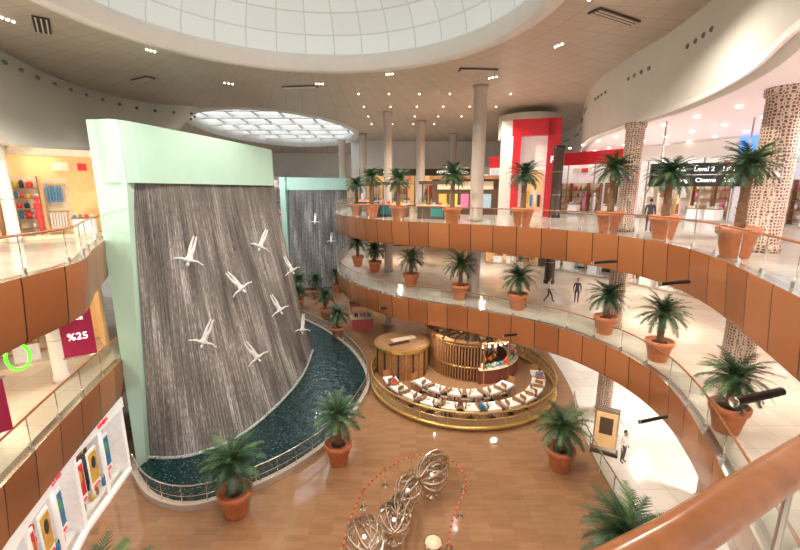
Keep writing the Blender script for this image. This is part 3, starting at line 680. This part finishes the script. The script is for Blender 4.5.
for i in range(13):
    a=4.8+1.9*i/12; mb.box((kc[0]+3.1*math.cos(a),kc[1]+3.1*math.sin(a),.65),(.7,.6,1.0),M['chairred'],a); mb.box((kc[0]+3.1*math.cos(a),kc[1]+3.1*math.sin(a),1.2),(.8,.62,.06),M['cream'],a)
    mb.box((kc[0]+1.6*math.cos(a),kc[1]+1.6*math.sin(a),1.4),(.1,.45,2.4),M['wood'],a)
    for k in range(4): mb.lathe((kc[0]+1.85*math.cos(a),kc[1]+1.85*math.sin(a),.4+k*.6),[(.13,0),(.13,.25),(.04,.4)],random.choice(GOODS[:2]+GOODS[3:6]+[GOODS[8]]),8)
    mb.lathe((kc[0]+3.1*math.cos(a),kc[1]+3.1*math.sin(a),1.23),[(.12,0),(.14,.2),(.05,.32)],random.choice(GOODS),8)
    mb.sphere((kc[0]+3.0*math.cos(a),kc[1]+3.0*math.sin(a),2.7),.09,M['bulb'],8,5)
mb.build('bar',e)
e=empty('cafe_booth'); mb=MB(); c=(.15,27.6)
mb.lathe((c[0],c[1],.16),[(1.85,0),(1.85,2.0)],M['wood'],32,smooth=False); mb.lathe((c[0],c[1],2.16),[(2.0,0),(2.05,.22),(1.9,.25)],M['gold'],36,smooth=False)
mb.lathe((c[0],c[1],2.38),[(1.85,0),(1.85,.06)],M['tfloor'],36,smooth=False); mb.box((c[0]+.1,c[1]+.3,2.47),(1.9,.5,.08),M['cream'],.5); mb.box((c[0]-.2,c[1]-.6,2.47),(1.6,.3,.08),M['dark'],.5)
for i in range(22):
    a=2*math.pi*i/22; mb.box((c[0]+1.88*math.cos(a),c[1]+1.88*math.sin(a),1.15),(.07,.1,1.9),M['gold'] if i%2 else M['dark'],a)
mb.build('booth',e)
mb=MB(); mb.box((0,0,.73),(.85,.85,.05),M['fabric']); mb.box((0,0,.66),(.83,.83,.10),M['fabric']); mb.lathe((0,0,0),[(.24,0),(.22,.03),(.035,.06),(.035,.7)],M['black'],12)
mb.lathe((.1,.1,.755),[(.035,0),(.04,.09)],M['shopglass'],8); mb.lathe((-.15,-.1,.755),[(.1,0),(.12,.015)],M['cream'],12); tbl=mb.mesh('cafe_table')
mb=MB(); mb.box((0,0,.44),(.50,.50,.09),M['chairseat']); mb.box((0,.24,.72),(.48,.07,.5),M['wood'],T=Matrix.Rotation(-.12,3,'X'))
for a in(-.19,.19):
    for b in(-.19,.19): mb.tube([(a,b,.42),(a*1.15,b*1.15,0)],[.022,.015],M['wood'],5)
chr_=mb.mesh('dining_chair')
tabs=[]
for i in range(13):
    a=math.pi*1.03+i*(math.pi*.92/12); r_=5.2; tabs.append((CC.x+r_*math.cos(a),CC.y+r_*math.sin(a),a))
for i in range(6):
    a=math.pi*1.2+i*(math.pi*.55/5); r_=3.5; tabs.append((CC.x+r_*math.cos(a),CC.y+r_*math.sin(a),a))
seats=[]
tabs=[t for t in tabs if math.hypot(t[0]-kc[0],t[1]-kc[1])>4.2 and math.hypot(t[0]-.15,t[1]-27.6)>2.7]
for x,y,a in tabs:
    put(tbl,'cafe_table',None,(x,y,.16),a)
    for s in(1,-1):
        t=a+math.pi/2; cx,cy=x+s*.68*math.cos(t),y+s*.68*math.sin(t); rot=t-math.pi/2+(0 if s>0 else math.pi)
        put(chr_,'dining_chair',None,(cx,cy,.16),rot); seats.append((cx,cy,rot))
mb=MB(); mb.box((0,0,.5),(2,1.2,1),M['pinkgoods']); mb.box((0,0,1.05),(2.2,1.4,.08),M['cream']); mb.box((0,0,2.4),(2.3,1.5,.15),M['pinkgoods'])
for a in(-1,1):
    for b in(-.6,.6): mb.tube([(a,b,1),(a,b,2.4)],.04,M['gold'],6)
for k in range(10): mb.box((-.8+k*.18,0,1.25),(.12,.3,.35),random.choice(GOODS))
mb.build('market_kiosk',None,U(362,327,.01),.2)
# ---------------------------------------------------------------- people
PMH={}
def person(pose,Jd,top_,bot_,loc,rot,s=1):
    k=(pose,top_.name,bot_.name)
    if k not in PMH: PMH[k]=person_mesh('person',Jd,(top_,bot_))
    put(PMH[k],'person',None,loc,rot,s)
G=GOODS
person('walk',walk,G[3],G[4],U(548,302,Z1),1.2); person('stand',stand,G[4],G[4],U(576,303,Z1),-.4)
person('walk',walk,G[2],G[5],U(432,300,0.02),1.0); person('stand',stand,G[3],G[4],U(622,462,.02),.5); person('walk',walk,G[3],G[4],U(614,440,.02),2)
person('stand',stand,G[4],G[4],on_ring(645,3.6),2.5)
for k in(0,3,6,9,13,16,20,23):
    if k<len(seats):
        x,y,r_=seats[k]; person('sit',sit,G[[0,3,4,2,5][k%5]],G[[4,5,2][k%3]],(x,y,.13),r_)
# ---------------------------------------------------------------- ring globes + beaded rope
p0=U(436,482,.0); p1=U(372,560,0)
inst=empty('ring_globe_sculpture'); mb=MB(); rr=random.Random(5)
for i in range(6):
    t=i/5; c=p0.lerp(p1,t)+Vector((.3*math.sin(i*2.1),0,0)); R_=.58+.1*math.sin(i*1.7); c.z=R_+.35
    mb.lathe((c.x,c.y,0),[(.28,0),(.28,.04),(.03,.06),(.03,.36)],M['chrome'],14)
    for k in range(5):
        Rm=Matrix.Rotation(.4+i*.3,3,'Z')@Matrix.Rotation(.5+k*math.pi/5+rr.uniform(-.1,.1),3,'X')
        mb.tube([c+Rm@Vector((R_*math.cos(q),R_*math.sin(q),0)) for q in [2*math.pi*j/32 for j in range(32)]],.035,M['chrome'],6,True,squash=2.8)
    mb.sphere(c,.07,M['whitelit'],10,6)
mb.build('ring_globes',inst)
mb=MB(); rope=[U(*q,.85) for q in((340,556),(350,520),(364,490),(388,468),(416,455),(442,456),(460,468),(466,486),(458,505),(450,530),(449,556))]
rope=resample(cr(rope,8),step=.14); mb.tube(rope,.012,M['gold'],5)
for i,q in enumerate(rope):
    mb.sphere(q,.05 if i%2 else .035,M['red'] if i%2 else M['gold'],6,4)
    if i%11==0: mb.lathe((q.x,q.y,0),[(.17,0),(.16,.03),(.02,.05),(.02,.86),(.05,.88),(.03,.95)],M['chrome'],10)
mb.build('beaded_rope_barrier')
mb=MB(); mb.lathe((0,0,0),[(.3,0),(.28,.04),(.05,.07),(.05,.7),(.34,.72),(.34,.77)],M['chrome'],20); mb.lathe((0,0,.77),[(.3,0),(.3,.02)],M['cream'],20); mb.build('pedestal_table',None,U(433,560,0))
p=U(603,452,.015); e=empty('advertising_totem',p,-.5); mb=MB(); mb.box((0,0,1.3),(1.1,.35,2.3),M['steel']); mb.box((0,-.19,1.35),(.95,.03,1.9),M['warmglowwall']); mb.box((0,-.21,1.6),(.6,.02,.9),M['darkwall']); mb.box((0,0,.08),(1.3,.5,.16),M['dark']); mb.build('totem',e)
gr=[p for p in bd if 8<p.y<24.0 and p.x<11]; gr=offs(gr,-.15); mb=MB(); n=len(gr)
mb.tube(z_(gr,1.05),.035,M['steel'],8)
for i in range(0,n,3): mb.tube([(gr[i].x,gr[i].y,0),(gr[i].x,gr[i].y,1.05)],.025,M['steel'],6)
mb.add([(p.x,p.y,.08) for p in gr]+[(p.x,p.y,1.0) for p in gr],[(i,i+1,n+i+1,n+i) for i in range(n-1)],M['glass']); mb.build('glass_barrier')
w2=empty('waterfall'); a=[Vector((-14.5+7.2*i/20,53.6+2.5*i/20,0)) for i in range(21)]; b=[Vector((-14.8+8.2*i/20,52.0+2.2*i/20,0)) for i in range(21)]
strip('water_sheet',[[Vector((p.x+(q.x-p.x)*t,p.y+(q.y-p.y)*t,13.2-13*t)) for p,q in zip(a,b)] for t in [k/8 for k in range(8,-1,-1)]],M['fall'],w2)
mb=MB(); mb.prism([(-15.3,54.2),(-7.3,56.5),(-6.9,58.5),(-15.3,58.5)],0,13.2,M['white']); mb.prism([(-15.3,53.4),(-7.3,55.9),(-6.9,58.5),(-15.3,58.5)],13.2,14.8,M['mint']); mb.box((-15.1,53.3,7.4),(.7,1.6,14.8),M['mint']); mb.build('wall',w2)
for k,(x,z) in enumerate(((-11,9.5),(-9,7))):
    ob=put(dm,'diver_statue',None); ob.matrix_world=Matrix.Translation((x,52.2,z))@Matrix.Rotation(math.pi-.5,4,'X')@Matrix.Scale(.84,4)@Matrix.Translation((0,0,-.95))
for z,h in((0,4.5),(5.5,4.2),(11,4.5)): shop((-29,70),(-16,76),z,h,3,'coolglowwall','white','coolpanel',None,int(90+z),3,.6)
# ---------------------------------------------------------------- lights
def spot(x,y,z,e,col=(1,.88,.74),ang=150,r=.15,tgt=None,name='ceiling_spotlight'):
    l=bpy.data.lights.new('spot','SPOT'); l.energy=e; l.color=col; l.spot_size=math.radians(ang); l.spot_blend=.6; l.shadow_soft_size=r
    o=bpy.data.objects.new(name,l); bpy.context.collection.objects.link(o); o.location=(x,y,z)
    if tgt: o.rotation_euler=(Vector(tgt)-Vector((x,y,z))).to_track_quat('-Z','Y').to_euler()
for x,y in((-6,8),(2,8),(-6,22),(2,22),(7,15),(-2,31),(6,34),(-9,13)): spot(x,y,19.7,2700)
for x,y in((15,14),(15,22),(17,30),(8,38),(0,44)):
    spot(x,y,9.2,850,ang=165); spot(x,y,3.7,1000,(1,.95,.9),ang=165)
for x,y in((15,13),(16,22),(17,30)): spot(x,y,16.3,1100,(1,.88,.86),ang=165)
for x,y in((6,38),(0,46)): spot(x,y,19.6,1300)
spot(-14,45,19.5,5000,(.95,.98,1),ang=165)  # fill lamp added in the roof opening to brighten the far atrium
for z in(14.7,9.2,3.7): spot(-13.8,11.5,z,600,(1,.80,.56),ang=165)
spot(-12.2,11.0,11.4,900,(1,.93,.84),120,.1,(-17.5,20,19),'cove_fill_spot')  # added fill lamp lifting the dark left cove, no real fitting here
spot(2.5,25.8,3.75,250,ang=160); spot(6.5,24.8,3.75,250,ang=160)
s=bpy.data.lights.new('sun','SUN'); s.energy=1.8; s.angle=.02; s.color=(1,.93,.82); so=bpy.data.objects.new('sun',s); bpy.context.collection.objects.link(so); so.rotation_euler=(math.radians(38),0,math.radians(-25))
w=bpy.data.worlds.new('World'); bpy.context.scene.world=w; w.use_nodes=True; bg=w.node_tree.nodes['Background']; bg.inputs[0].default_value=(1,.97,.93,1); bg.inputs[1].default_value=1.7
cd=bpy.data.cameras.new('camera'); cam=bpy.data.objects.new('camera',cd); bpy.context.collection.objects.link(cam)
cam.location=(0,0,CH); cam.rotation_euler=(math.pi/2-PITCH,0,0); cd.sensor_width=36; cd.lens=36*F/800; cd.clip_start=.05; cd.clip_end=300
bpy.context.scene.camera=cam
bpy.context.scene.view_settings.view_transform='Standard'; bpy.context.scene.view_settings.exposure=.22
